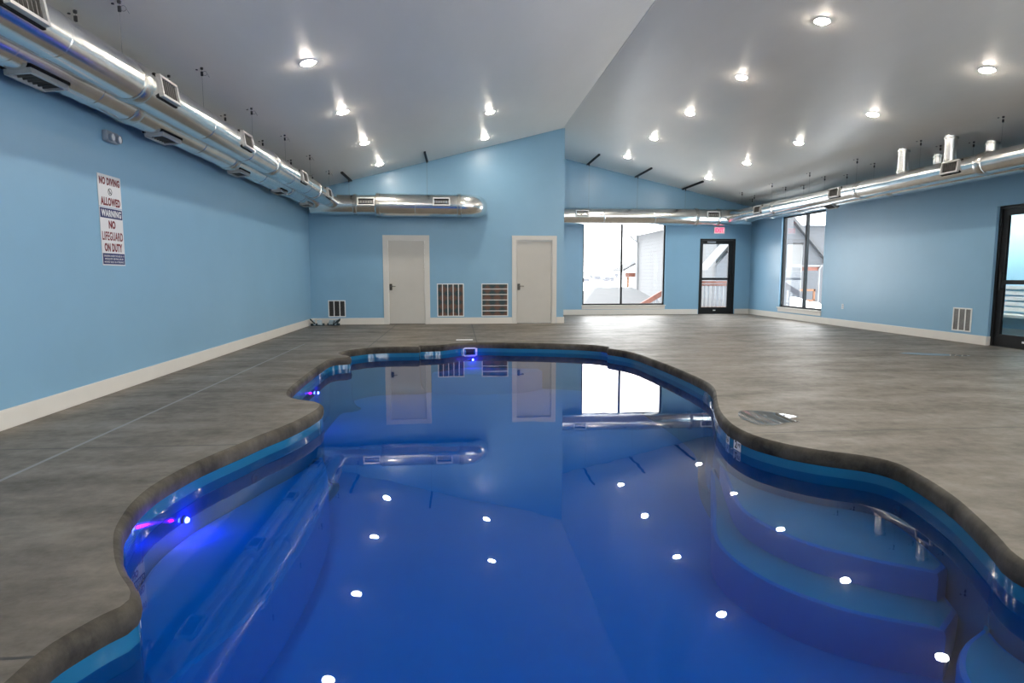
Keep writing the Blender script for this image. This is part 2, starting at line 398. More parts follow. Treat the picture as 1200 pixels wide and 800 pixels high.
# ------------------------------------------------------------------ pool outline
OUT = [(-1.30,.95),(-1.42,1.3),(-1.345,1.80),'c',(-1.345,1.98),'c',(-1.334,2.053),(-1.299,2.15),(-1.266,2.223),(-1.232,2.275),(-1.226,2.325),(-1.248,2.38),(-1.294,2.445),
(-1.362,2.53),(-1.436,2.64),(-1.509,2.765),(-1.574,2.887),(-1.63,3.01),(-1.675,3.15),(-1.722,3.33),(-1.75,3.53),(-1.752,3.682),(-1.736,3.85),(-1.70,4.07),(-1.648,4.265),
(-1.56,4.54),(-1.49,4.78),(-1.403,5.02),(-1.325,5.32),(-1.283,5.60),(-1.275,5.75),(-1.295,5.88),(-1.344,5.965),(-1.41,6.03),(-1.538,6.12),(-1.647,6.22),(-1.715,6.35),(-1.763,6.52),(-1.798,6.75),
(-1.82,7.07),(-1.835,7.42),(-1.85,7.94),(-1.858,8.54),(-1.85,8.98),(-1.80,9.16),(-1.72,9.24),(-1.64,9.27),(-1.61,9.34),(-1.65,9.46),(-1.74,9.56),(-1.82,9.68),(-1.85,9.84),(-1.81,10.04),(-1.70,10.24),
(-1.474,10.47),(-1.176,10.57),(-.9,10.59),(-.675,10.575),'c',(-.669,10.70),'c',(-.45,10.74),(-.28,10.82),(-.077,11.02),(.05,11.14),(.258,11.18),(.55,11.15),(.84,11.075),(1.2,11.0),(1.531,10.915),(2.045,10.73),(2.378,10.50),(2.523,10.27),'c',
(2.464,10.03),'c',(2.636,9.68),(2.735,9.30),(2.78,8.59),(2.808,7.98),(2.812,7.28),(2.795,6.83),(2.75,6.517),(2.654,6.19),(2.50,5.80),(2.335,5.35),(2.245,5.02),(2.195,4.72),(2.212,4.44),(2.287,4.25),(2.38,4.11),(2.512,3.985),
(2.66,3.885),(2.75,3.79),(2.79,3.68),(2.785,3.55),(2.74,3.30),(2.675,3.065),(2.592,2.85),(2.475,2.58),(2.40,2.43),(2.37,2.30),(2.40,2.10),(2.5,1.8),(2.55,1.45),(2.45,1.1),(2.1,.85),(1.4,.75),(.4,.72),(-.6,.74),(-1.1,.80)]
def smooth_outline(L, step=.05):
    pts = []; corner = []
    for p in L:
        if p == 'c': corner[-1] = True
        else: pts.append(Vector(p)); corner.append(False)
    n = len(pts); res = []
    for i in range(n):
        p1, p2 = pts[i], pts[(i+1) % n]
        p0 = pts[i-1] if not corner[i] else p1*2-p2
        p3 = pts[(i+2) % n] if not corner[(i+1) % n] else p2*2-p1
        k = max(1, round((p2-p1).length/step))
        for j in range(k):
            t = j/k
            res.append(.5*((2*p1)+(-p0+p2)*t+(2*p0-5*p1+4*p2-p3)*t*t+(-p0+3*p1-3*p2+p3)*t**3))
    return res
OL = smooth_outline(OUT)
area = sum(a.x*b.y-b.x*a.y for a, b in zip(OL, OL[1:]+OL[:1]))/2
if area < 0: OL.reverse()          # counter-clockwise: the pool lies to the left
NN = len(OL)
def offs(P, d):                    # d > 0: towards the pool
    r = []
    for i in range(len(P)):
        t = (P[(i+1) % len(P)]-P[i-1]).normalized(); r.append(P[i]+Vector((-t.y, t.x))*d)
    return r
def sweep(prof, jitter=0):
    vs = []; fs = []
    for j, (d, z) in enumerate(prof):
        for i, p in enumerate(offs(OL, d)):
            w = jitter*(math.sin(i*.9+j)+math.sin(i*2.3+j*1.7)+random.uniform(-1, 1)) if 0 < j < len(prof)-1 else 0
            vs.append((p.x+w, p.y+w*.6, z+w*.5))
    for j in range(len(prof)-1):
        for i in range(NN): fs.append((j*NN+i, j*NN+(i+1) % NN, (j+1)*NN+(i+1) % NN, (j+1)*NN+i))
    return vs, fs
def fill(polys, z):
    flat = [p for P in polys for p in P]
    tri = tessellate_polygon([[Vector((p[0], p[1], 0)) for p in P] for P in polys])
    return [(p[0], p[1], z) for p in flat], [tuple(t) for t in tri]
# deck
RECT = [Vector((XL-.15, YN-.15)), Vector((XR+.15, YN-.15)), Vector((XR+.15, YF+.15)), Vector((XL-.15, YF+.15))]
vs, fs = fill([RECT, OL[::-1]], 0)
mb = MB(); mb.add(vs, fs)
deck = mb.build('floor', M['deck']); struct(deck)
for p in deck.data.polygons:
    if p.normal.z < 0: deck.data.flip_normals(); break
pool = empty('swimming_pool', (0, 0, 0))
tag(pool, 'freeform indoor swimming pool with blue moulded shell and dark rounded concrete edge', 'swimming pool')
mb = MB(); mb.add(*sweep([(0, 0), (.010, -.003), (.022, -.012), (.031, -.028), (.034, -.05), (.034, -.078), (.028, -.102), (.012, -.110)], .0011))
c = mb.build('coping', M['coping'], pool, True); c['label'] = 'dark weathered rounded concrete edge'
mb = MB(); mb.add(*sweep([(.0, -.105), (.024, -.105), (.026, -.17), (.028, -.30), (.036, -.60), (.06, -.70), (.10, -.76), (.16, -.79)]))
sh = mb.build('pool_wall', M['gel'], pool, True)
vs, fs = fill([offs(OL, .15)], -.788); mb = MB(); mb.add(vs, fs); mb.build('pool_floor', M['gelmatte'], pool)
water = MB(); vs, fs = fill([offs(OL, .0255)], ZW); water.add(vs, fs)
w = water.build('pool_water', M['water'])
if w.data.polygons[0].normal.z < 0: w.data.flip_normals()
tag(w, 'still deep-blue water filling the freeform indoor pool', 'water')
def near_out(x, y): return min(range(NN), key=lambda i: (OL[i]-Vector((x, y))).length)
def seg_out(a, b):
    i, j = near_out(*a), near_out(*b)
    r = [i]
    while r[-1] != j: r.append((r[-1]+1) % NN)
    o = offs(OL, .03); return [tuple(o[k]) for k in r]
def step_mesh(name, poly, z, rnd=.03):
    mb = MB(); P = [Vector(p) for p in poly]
    a = sum(p.x*q.y-q.x*p.y for p, q in zip(P, P[1:]+P[:1]))
    if a < 0: P.reverse()
    n = len(P); prof = [(0, -.79), (0, z-rnd), (.3*rnd, z-.3*rnd), (rnd, z)]
    vs = []; fs = []
    for d, zz in prof: vs += [(p.x, p.y, zz) for p in offs(P, d)]
    for j in range(len(prof)-1):
        for i in range(n): fs.append((j*n+i, j*n+(i+1) % n, (j+1)*n+(i+1) % n, (j+1)*n+i))
    mb.add(vs, fs); o = mb.build(name, M['gelmatte'], pool, True)
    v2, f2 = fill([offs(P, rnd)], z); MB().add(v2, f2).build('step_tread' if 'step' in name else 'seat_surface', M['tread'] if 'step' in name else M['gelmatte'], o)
    return o
def curve(pts, step=.06):
    P = [Vector(p) for p in pts]; r = []
    for i in range(len(P)-1):
        p1, p2 = P[i], P[i+1]; p0 = P[i-1] if i else p1*2-p2; p3 = P[i+2] if i+2 < len(P) else p2*2-p1
        k = max(1, round((p2-p1).length/step))
        for j in range(k):
            t = j/k; r.append(tuple(.5*((2*p1)+(-p0+p2)*t+(2*p0-5*p1+4*p2-p3)*t*t+(-p0+3*p1-3*p2+p3)*t**3)))
    return r+[tuple(P[-1])]
# entry steps on the right, apparent depths
o1 = seg_out((2.66, 3.03), (2.26, 5.10))
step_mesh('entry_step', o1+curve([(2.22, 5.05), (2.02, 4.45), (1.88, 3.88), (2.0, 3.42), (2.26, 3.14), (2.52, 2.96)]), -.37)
o2 = seg_out((2.60, 2.87), (2.34, 5.35))
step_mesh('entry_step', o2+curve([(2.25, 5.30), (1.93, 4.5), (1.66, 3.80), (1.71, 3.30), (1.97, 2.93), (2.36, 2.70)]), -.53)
o5 = seg_out((2.55, 1.45), (2.43, 2.50))
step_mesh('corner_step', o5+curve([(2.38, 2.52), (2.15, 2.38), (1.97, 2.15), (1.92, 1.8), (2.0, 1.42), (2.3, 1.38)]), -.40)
# long bench on the left
o3 = seg_out((-1.28, 5.62), (-1.25, 2.37))
step_mesh('bench_seat', o3+curve([(-1.15, 2.45), (-.98, 3.0), (-.93, 3.8), (-.98, 4.6), (-1.10, 5.2), (-1.22, 5.6)]), -.42)
# deep-end swim-out seat
o4 = seg_out((1.4, 10.94), (-.45, 10.74))
step_mesh('bench_seat', o4+curve([(-.45, 10.5), (.2, 10.35), (1.0, 10.4), (1.45, 10.7)]), -.45)

def on_wall(x, y, z, d=.03):
    i = near_out(x, y); t = (OL[(i+1) % NN]-OL[i-1]).normalized(); n = Vector((-t.y, t.x))
    p = OL[i]+n*d
    # local frame: X along wall (as read from the pool), Y up, Z into pool
    zx = Vector((n.x, n.y, 0)); yx = Vector((0, 0, 1)); xx = yx.cross(zx)
    return Matrix(((xx.x, yx.x, zx.x, p.x), (xx.y, yx.y, zx.y, p.y), (xx.z, yx.z, zx.z, z), (0, 0, 0, 1)))
for x, y in ((-1.73, 3.90), (-1.85, 8.16), (.25, 11.18)):
    Mx = on_wall(x, y, -.31)
    h = MB().lathe([(.0, .004), (.022, .004), (.024, .010), (.022, .014), (.018, .016)], 20).xform(Mx).build('underwater_light', M['plastic'], pool, True)
    MB().lathe([(.018, .016), (.014, .026), (.0, .029)], 16).xform(Mx).build('glowing_lens', M['led'], h, True)
    lt = bpy.data.lights.new('violet_lamp', 'POINT'); lt.energy = 1.6; lt.color = (1, .0, .8); lt.shadow_soft_size = .008
    lo = bpy.data.objects.new('light_source', lt); COL.objects.link(lo); lo.parent = h; lo.location = Mx @ Vector((0, 0, .07))
for x, y in ((-1.52, 4.62), (2.76, 3.6), (2.81, 7.6)):
    MB().lathe([(.012, .010), (.016, .014), (.034, .014), (.040, .008), (.040, 0)], 20).xform(on_wall(x, y, -.29)).build('return_fitting', M['gel'], pool, True)
def symbol(parent, Mx, s, ring=None):
    ring = ring or M['ink']
    MB().lathe([(s, .0), (s, .0015), (s*.82, .0015), (s*.82, 0)], 24).xform(Mx).build('no_diving_ring', ring, parent)
    R = Matrix.Rotation(.8, 4, 'Z')
    MB().box(-s*.09, s*.09, -s*.85, s*.85, 0, .0016).xform(Mx @ R).build('slash', ring, parent)
    MB().box(-s*.5, s*.25, -s*.12, s*.08, 0, .0013).box(-s*.1, s*.05, -s*.5, -s*.05, 0, .0013).box(.12*s, .36*s, -.42*s, -.22*s, 0, .0013).xform(Mx @ Matrix.Rotation(-.6, 4, 'Z')).build('diver_figure', M['ink'], parent)
def marker(x, y, kind, lab):
    Mx = on_wall(x, y, -.128, .0255)
    w_, h_ = (.058, .040) if kind == 'ft' else (.042, .040)
    mk = MB().box(-w_, w_, -h_, h_, -.002, .002).xform(Mx).build('depth_marker', M['signwhite'], pool, bevel=.0015)
    mk['label'] = lab; F = Mx @ Matrix.Translation((0, 0, .0022))
    if kind == 'ft':
        text('2', .082, M['ink'], mk, F @ Matrix.Translation((-.018, 0, 0)), .001, .002)
        text('FT', .038, M['ink'], mk, F @ Matrix.Translation((.032, .004, 0)), .001, .001)
    else: symbol(mk, F, .030)
marker(2.197, 4.60, 'ft', 'white tile reading 2 FT'); marker(2.205, 4.80, 'nd', 'white no diving symbol tile')
marker(-1.855, 8.38, 'nd', 'white no diving symbol tile on the left wall')
marker(-1.29, 2.44, 'ft', 'white tile reading 2 FT on the near left wall')
# skimmer
Mx = on_wall(.20, 11.18, -.165, .026)
mb = MB().box(-.135, -.10, -.08, .075, 0, .012).box(.10, .135, -.08, .075, 0, .012).box(-.10, .10, .05, .075, 0, .012).box(-.10, .10, -.08, -.055, 0, .012).xform(Mx)
sk = mb.build('skimmer', M['plastic'], pool, bevel=.002)
MB().box(-.10, .10, -.055, .05, .001, .004).xform(Mx).build('skimmer_mouth', M['dark'], sk)
MB().box(-.04, .27, 11.50, 11.68, .001, .006).build('skimmer_lid', M['signwhite'], pool, bevel=.003)

# ------------------------------------------------------------------ puddles
def puddle(name, pts, label):
    n = len(pts); c = curve(pts+[pts[0]], .04)[:-1]
    vs = [(x, y, .0015) for x, y in c]; k = len(c); inner = offs([Vector(p) for p in c], .012)
    vs += [(p.x, p.y, .004) for p in inner]
    mb = MB(); mb.add(vs, [(i, (i+1) % k, (i+1) % k+k, i+k) for i in range(k)])
    v2, f2 = fill([[tuple(p) for p in inner]], .004); mb.add(v2, f2)
    o = mb.build(name, M['puddle'], smooth=True); return tag(o, label, 'puddle')
puddle('water_puddle', [(2.34,4.93),(2.39,4.72),(2.52,4.70),(2.65,4.78),(2.78,4.80),(2.76,4.92),(2.87,4.99),(2.80,5.12),(2.66,5.24),(2.5,5.27),(2.4,5.12)][::1], 'irregular shallow puddle on the concrete beside the right pool edge')
puddle('water_puddle', [(6.72,9.0),(6.95,8.76),(7.25,8.66),(7.48,8.60),(7.62,8.68),(7.45,8.82),(7.2,8.98),(6.95,9.10)], 'long thin puddle on the concrete in front of the right-hand glass door')
MB().lathe([(.0, .005), (.05, .005), (.055, .001)], 20).xform(Matrix.Translation((7.40, 8.66, .003))).build('floor_drain', M['chrome'], None, True)
tag(bpy.data.objects['floor_drain'], 'small round metal floor drain at the end of the far puddle', 'drain')

# ------------------------------------------------------------------ ducts
def register(parent, Mx, w=.36, h=.20, gasket=True, frame=None, slats=7):
    """flat grille; local X along its length, local Z out of the duct."""
    f = .026; mb = MB()
    mb.box(-w/2, w/2, -h/2, -h/2+f, -.03, .03).box(-w/2, w/2, h/2-f, h/2, -.03, .03)
    mb.box(-w/2, -w/2+f, -h/2+f, h/2-f, -.03, .03).box(w/2-f, w/2, -h/2+f, h/2-f, -.03, .03)
    r = mb.xform(Mx).build('register', frame or M['alu'], parent, bevel=.003)
    mb = MB().box(-w/2+f, w/2-f, -h/2+f, h/2-f, -.03, -.005)
    mb.xform(Mx).build('damper', M['dark'], r)
    mb = MB(); iw = w-2*f
    for i in range(slats):
        x = -iw/2+iw*(i+.5)/slats; mb.box(x-.004, x+.004, -h/2+f, h/2-f, -.005, .018)
    mb.xform(Mx).build('louver', M['louver'] if slats > 5 else M['alu'], r)
    if gasket:
        mb = MB().box(-w/2-.012, w/2+.012, -h/2-.010, h/2+.010, -.045, -.012); mb.xform(Mx).build('gasket', M['gasket'], r)
    return r
def frame_at(p, xdir, zdir):
    z = Vector(zdir).normalized(); x = Vector(xdir); x = (x-z*x.dot(z)).normalized(); y = z.cross(x)
    return Matrix(((x.x, y.x, z.x, p[0]), (x.y, y.y, z.y, p[1]), (x.z, y.z, z.z, p[2]), (0, 0, 0, 1)))
def duct_y(x, z, r, y0, y1, collars, regs, seams, ang, label, gasket=True, frame=None, end=True):
    d = empty('air_duct', (x, y0, z)); L = y1-y0
    path = []; rad = []
    marks = sorted(seams)
    ys = [0]
    path = [(0, 0, 0)]; rad = [r]
    for s in marks:
        for q, rr_ in ((-.006, r), (-.003, r+.004), (.003, r+.004), (.006, r)):
            path.append((0, s-y0+q, 0)); rad.append(rr_)
    path.append((0, L, 0)); rad.append(r)
    MB().tube(path, rad, 40).build('pipe', M['duct'], d, True)
    for cy in collars:
        t = cy-y0
        MB().tube([(0, t-.07, 0), (0, t-.065, 0), (0, t-.03, 0), (0, t+.03, 0), (0, t+.065, 0), (0, t+.07, 0)], [r, r+.012, r+.018, r+.018, r+.012, r], 40).build('collar', M['collar'], d, True)
    for ry, w_ in regs:
        n = Vector((math.cos(ang), 0, math.sin(ang))); p = n*(r-.004)+Vector((0, ry-y0, 0))
        register(d, frame_at(p, (0, 1, 0), n), w_, .20, gasket, frame)
    return tag(d, label, 'duct')
RD_ = .172
A = math.radians(8)
duct_y(-2.875, 2.90, RD_, 2.2, 14.92, [3.6, 6.02, 10.1, 13.1], [(4.40, .38), (6.38, .36), (8.62, .36), (11.68, .36), (13.85, .36)], [4.9, 7.55, 8.95, 11.1, 12.3, 14.3], A,
       'shiny round metal air duct nearest the pool along the left wall')
duct_y(-3.285, 2.89, RD_, 2.2, 14.92, [4.3, 6.75, 9.55, 12.6], [(5.40, .46), (7.52, .46), (9.95, .40), (12.1, .40), (14.2, .40)], [5.0, 6.1, 8.4, 10.9, 13.6], math.radians(-84),
       'shiny round metal air duct tight against the left wall')
duct_y(8.11, 2.905, .165, 4.0, 18.35, [6.6, 9.2, 12.2, 15.6], [(7.4, .36), (9.72, .36), (12.87, .36), (16.3, .36)], [8.1, 10.5, 10.8, 13.9, 17.3], PI-A,
       'shiny round metal air duct nearest the pool along the right wall')
duct_y(8.64, 2.925, .165, 4.0, 18.35, [6.0, 9.0, 12.0, 15.3], [(7.2, .36), (14.0, .36)], [8.0, 10.4, 13.2, 16.8], math.radians(-118),
       'shiny round metal air duct tight against the right wall')
def duct_x(path, rad, loc, colls, regs, label, r, ang=math.radians(12)):
    d = empty('trunk_duct', loc)
    MB().tube(path, rad, 40).build('pipe', M['duct'], d, True)
    for a, b, rr_ in colls:
        MB().tube([a, tuple(Vector(a).lerp(Vector(b), .15)), tuple(Vector(a).lerp(Vector(b), .85)), b], [rr_-.012, rr_, rr_, rr_-.012], 40).build('collar', M['collar'], d, True)
    for x, w_, rr_ in regs:
        n = Vector((0, -math.cos(ang), math.sin(ang))); p = n*(rr_+.002)+Vector((x, 0, 0))
        register(d, frame_at(p, (1, 0, 0), n), w_, .19, False, M['grille'], 6)
    return tag(d, label, 'duct')
el = [(3.52+.33*math.sin(t), .30-.30*math.cos(t), 0) for t in [k*PI/2/8 for k in range(9)]]
duct_x([(0, 0, 0), (1.48, 0, 0), (1.56, 0, 0), (2.4, 0, 0), (2.41, 0, 0), (2.43, 0, 0), (2.44, 0, 0), (3.42, 0, 0)]+el+[(3.85, .36, 0)],
       [.225, .225, .262, .262, .267, .267, .262, .262]+[.262]*9+[.262], (-3.38, 15.13, 2.83),
       [((.98, 0, 0), (1.06, 0, 0), .245), ((1.50, 0, 0), (1.60, 0, 0), .275), ((3.38, 0, 0), (3.48, 0, 0), .278)],
       [(1.29, .40, .225), (3.02, .39, .262)], 'short fat metal trunk duct across the back wall above the left plain door', .25)
duct_x([(0, 0, 0), (1.6, 0, 0), (1.61, 0, 0), (1.63, 0, 0), (1.64, 0, 0), (3.1, 0, 0), (3.11, 0, 0), (3.13, 0, 0), (3.14, 0, 0), (4.45, 0, 0), (4.5, 0, 0), (6.1, 0, 0)],
       [.25, .25, .255, .255, .25, .25, .255, .255, .25, .25, .235, .235], (2.66, 18.43, 2.915),
       [((4.36, 0, 0), (4.46, 0, 0), .265), ((5.05, 0, 0), (5.13, 0, 0), .255)],
       [(.95, .38, .25), (4.88, .38, .235)], 'long fat metal trunk duct across the far wall above the large window', .25)
# vertical risers between ceiling and the right-hand ducts
for (x, y, nm) in ((8.11, 11.05, 'tall metal riser pipe, farther of the two on the pool-side right duct'), (8.11, 9.94, 'tall metal riser pipe, nearer of the two on the pool-side right duct'),
                   (8.64, 10.84, 'short metal riser pipe, farther of the two on the wall-side right duct'), (8.64, 9.71, 'short metal riser pipe, nearer of the two on the wall-side right duct')):
    z0 = 2.91+.13; z1 = zc(x)+.02; R = .092
    d = empty('riser_pipe', (x, y, z0)); tag(d, nm, 'pipe', 'riser pipes above the right ducts')
    MB().tube([(0, 0, 0), (0, 0, z1-z0)], R, 28).build('pipe', M['duct'], d, True)
    MB().tube([(0, 0, .02), (0, 0, .05)], R+.012, 28).build('collar', M['collar'], d, True)
    MB().tube([(0, 0, z1-z0-.06), (0, 0, z1-z0-.035)], R+.014, 28).build('ceiling_ring', M['collar'], d, True)

# ------------------------------------------------------------------ cable hangers
ORD = ['first', 'second', 'third', 'fourth', 'fifth', 'sixth', 'seventh', 'eighth', 'ninth', 'tenth']
def hanger(x, y, zb, label, group, seed=0):
    d = empty('cable_hanger', (x, y, zb)); H = zc(x)-zb
    MB().tube([(0, 0, 0), (0, 0, H)], .0012, 6).build('cable', M['cable'], d)
    a = MB().lathe([(.0, -.012), (.013, -.010), (.015, 0), (.015, .012)], 10).add([], [])
    a.box(-.012, .012, -.006, .006, -.075, -.03).xform(Matrix.Translation((0, 0, H-.012))).build('anchor', M['anchor'], d)
    MB().lathe([(.0, -.004), (.012, -.004), (.012, .004)], 8).xform(Matrix.Translation((-.06, .02, H-.018))).build('screw_head', M['anchor'], d)
    if seed % 3 == 1:
        lp = [(.03+.022*math.cos(t), .0, -.06+.022*math.sin(t)) for t in [k*2*PI/12 for k in range(13)]]+[(.075, 0, -.10)]
        MB().tube([(p[0], p[1], p[2]+H) for p in lp], .0018, 5).build('cable_loop', M['cable'], d)
    return tag(d, label, 'cable hanger', group)
for k, y in enumerate([5.54, 7.18, 8.80, 10.40, 12.08, 13.8]):
    hanger(-3.03, y, 2.88+.13, 'thin cable hanger on the wall-side flank of the left pool-side duct, %s from the camera' % ORD[k], 'left duct cable hangers', k*3)
    hanger(-2.69, y, 2.88+.10, 'thin cable hanger on the pool-side flank of the left pool-side duct, %s from the camera' % ORD[k], 'left duct cable hangers', k*3+1)
for k, y in enumerate([8.78, 10.42, 12.15, 13.85, 15.56, 17.25]):
    hanger(7.95, y, 2.90+.12, 'thin cable hanger on the pool-side flank of the right pool-side duct, %s from the camera' % ORD[k], 'right duct cable hangers', 0)
    if k: hanger(8.30, y-.02, 2.90+.06, 'thin cable hanger on the wall-side flank of the right pool-side duct, %s from the camera' % ORD[k-1], 'right duct cable hangers', 0)
for k, y in enumerate([9.89, 11.56, 13.27, 15.0, 17.7]):
    hanger(8.47, y, 2.92+.12, 'thin cable hanger on the right wall-side duct, %s from the camera' % ORD[k], 'right wall-side duct cable hangers', 0)
# black strut channels on the ceiling in front of the gable walls, each with a cable
for x, y0, y1, zb, lab in ((-2.50, 14.23, 15.46, 3.05, 'short black ceiling strut at the left corner of the back wall'),
        (-.70, 14.25, 15.46, 3.08, 'short black ceiling strut above the middle of the back wall'),
        (3.845, 17.1, 18.7, 3.15, 'black ceiling strut nearest the tall block corner, far wall'),
        (5.30, 17.1, 18.7, 3.15, 'black ceiling strut above the far window, middle of three'),
        (6.755, 17.1, 18.7, 3.15, 'black ceiling strut nearest the right side, far wall')):
    d = empty('ceiling_strut', (x, y0, zc(x))); tag(d, lab, 'strut', 'black ceiling struts')
    mb = MB().box(-.021, .021, 0, y1-y0, -.012, .004).box(-.021, -.015, 0, y1-y0, -.04, -.012).box(.015, .021, 0, y1-y0, -.04, -.012)
    mb.build('channel', M['black'], d)
    yy = (15.13 if y0 < 15 else 18.43)-y0
    MB().tube([(0, yy, -.03), (0, yy, zb-zc(x))], .0025, 6).build('cable', M['cable'], d)
    MB().box(-.012, .012, yy-.012, yy+.012, -.10, -.04).build('clamp', M['anchor'], d)

# ------------------------------------------------------------------ downlights
proto = None
def downlight(x, y, label):
    global proto
    n = Vector((SL, 0, -1)).normalized() if x < XM else Vector((-SR, 0, -1)).normalized()
    rot = Vector((0, 0, -1)).rotation_difference(n).to_euler()
    if proto is None:
        d = empty('recessed_light', (0, 0, 0))
        MB().lathe([(.104, .002), (.104, -.006), (.096, -.012), (.082, -.010), (.079, .0)], 32).build('trim_ring', M['trimring'], d, True)
        MB().lathe([(.078, -.004), (.075, -.014), (.058, -.024), (.030, -.029), (.0005, -.030)], 28).build('lens', M['lens'], d, True)
        proto = d
    else: d = copy_tree(proto)
    d.location = (x, y, zc(x)); d.rotation_euler = rot
    return tag(d, label, 'ceiling light', 'round recessed ceiling lights')
LY = [7.714, 9.922, 12.152, 14.391, 16.647]
for k in range(4): downlight(-1.702, LY[k], 'lit round ceiling light in the row beside the left ducts, %s from the camera' % ORD[k])
for k in (2, 3): downlight(.633, LY[k], 'lit round ceiling light near the ridge on the left slope, %s one' % ('nearer' if k == 2 else 'farther'))
for k in range(5): downlight(4.491, LY[k], 'lit round ceiling light in the inner row of the right slope, %s from the camera' % ORD[k])
for k in range(5): downlight(6.714, LY[k], 'lit round ceiling light in the outer row toward the right ducts, %s from the camera' % ORD[k])
for x, nm in ((-1.702, 'beside the left ducts'), (4.491, 'of the inner right row'), (6.714, 'of the outer right row')):
    for k, y in enumerate((5.50, 3.29, 1.08, -1.13)):
        downlight(x, y, 'lit round ceiling light %s, %s one nearer than the visible ones' % (nm, ORD[k]))

# ------------------------------------------------------------------ wall grilles
def grille(x, y, z, w, h, face, nv, nh, label, mat, fine=True, rot=FACE_NEG_Y):
    g = empty('wall_grille', (x, y, z)); f = .022
    mb = MB().box(-w/2, w/2, -h/2, -h/2+f, 0, .014).box(-w/2, w/2, h/2-f, h/2, 0, .014).box(-w/2, -w/2+f, -h/2+f, h/2-f, 0, .014).box(w/2-f, w/2, -h/2+f, h/2-f, 0, .014)
    for i in range(1, nv): xx = -w/2+w*i/nv; mb.box(xx-.010, xx+.010, -h/2+f, h/2-f, 0, .013)
    for i in range(1, nh): zz = -h/2+h*i/nh; mb.box(-w/2+f, w/2-f, zz-.009, zz+.009, 0, .013)
    mb.xform(rot).build('grille_frame', M['grille'], g, bevel=.002)
    MB().box(-w/2+f, w/2-f, -h/2+f, h/2-f, .001, .003).xform(rot).build('filter', mat, g)
    mb = MB()
    if nh <= 1 or nv > 1:
        m_ = int((h-2*f)/.016)
        for i in range(m_): zz = -h/2+f+(i+.5)*(h-2*f)/m_; mb.box(-w/2+f, w/2-f, zz-.0018, zz+.0018, .004, .010)
    else:
        m_ = int((w-2*f)/.016)
        for i in range(m_): xx = -w/2+f+(i+.5)*(w-2*f)/m_; mb.box(xx-.0018, xx+.0018, -h/2+f, h/2-f, .004, .010)
    mb.xform(rot).build('louver', M['alu'] if fine else M['louver'], g)
    return tag(g, label, 'grille')
grille(-2.924, YB, .387, .41, .405, 0, 3, 1, 'small white three-column wall grille low in the left corner of the back wall', M['dark'], False)
grille(-.181, YB, .586, .655, .81, 0, 5, 1, 'large white return grille with five upright slots beside the left plain door', M['filter'], False)
grille(.908, YB, .586, .66, .81, 0, 1, 6, 'large white return grille with six stacked slots beside the right plain door', M['filter'], False)
grille(XR, 10.468, .405, .42, .42, 0, 3, 1, 'small white three-column wall grille low on the right wall', M['louver'], True, FACE_NEG_X)
o = empty('wall_outlet', (XR, 13.99, .466)); tag(o, 'small white electrical outlet on the right wall near the tall window', 'outlet')
MB().box(-.036, .036, -.058, .058, 0, .006).xform(FACE_NEG_X).build('cover_plate', M['plastic'], o, bevel=.002)
MB().box(-.016, .016, .008, .038, .006, .009).box(-.016, .016, -.038, -.008, .006, .009).xform(FACE_NEG_X).build('socket', M['greyplastic'], o, bevel=.002)

# ------------------------------------------------------------------ exit sign, safety sign, emergency light
ex = empty('exit_sign', (7.955, YF, 2.552)); tag(ex, 'glowing red EXIT sign above the far glass door', 'sign')
MB().box(-.17, .17, -.105, .105, 0, .045).xform(FACE_NEG_Y).build('housing', M['plastic'], ex, bevel=.006)
MB().box(-.155, .155, -.09, .09, .045, .048).xform(FACE_NEG_Y).build('face', M['exitface'], ex)
text('EXIT', .165, M['exitred'], ex, FACE_NEG_Y @ Matrix.Translation((0, -.004, .049)), .001, .006, xs=.80)

sg = empty('safety_sign', (XL, 6.84, 1.748)); tag(sg, 'tall white NO DIVING and NO LIFEGUARD warning sign on the left wall', 'sign')
W, Hh = .425, .908
PX = FACE_POS_X
MB().box(-W/2, W/2, .135, Hh/2, .002, .007).box(-W/2, W/2, -Hh/2, .128, .002, .007).xform(PX).build('panel', M['signwhite'], sg, bevel=.001)
MB().box(-W/2+.008, W/2-.008, .022, .120, .007, .0078).xform(PX).build('warning_band', M['navy'], sg)
MB().box(-W/2+.008, W/2-.008, -Hh/2+.012, -.332, .007, .0078).xform(PX).build('rules_band', M['navy'], sg)
def st(body, y, w_, h_, mat, b=.003, sp=1.0): text(body, .1, mat, sg, PX @ Matrix.Translation((0, y, .0082)), .0005, b, 1, space=sp, fit=(w_, h_))
st('NO DIVING', .390, .375, .076, M['red'], .0045, 1.1)
st('ALLOWED', .188, .360, .084, M['red'], .0045, 1.1)
symbol(sg, PX @ Matrix.Translation((0, .290, .0075)), .036, M['ink'])
st('WARNING', .071, .370, .070, M['signwhite'], .0035, 1.1)
st('NO', -.040, .125, .082, M['red'], .0045); st('LIFEGUARD', -.158, .385, .088, M['red'], .0025, 1.12); st('ON DUTY', -.272, .330, .086, M['red'], .0045, 1.1)
st('CHILDREN UNDER THE AGE OF 14', -.358, .375, .018, M['signwhite'], .0008, 1.1)
st('SHOULD NOT USE POOL OR SPA', -.388, .350, .018, M['signwhite'], .0008, 1.1)
st('WITHOUT ADULT IN ATTENDANCE', -.419, .370, .018, M['signwhite'], .0008, 1.1)
em = empty('emergency_light', (XL, 6.88, 2.59)); tag(em, 'small grey two-lamp emergency light high on the left wall', 'emergency light')
MB().box(-.11, .11, -.055, .055, 0, .055).xform(PX).build('housing', M['greyplastic'], em, bevel=.012)
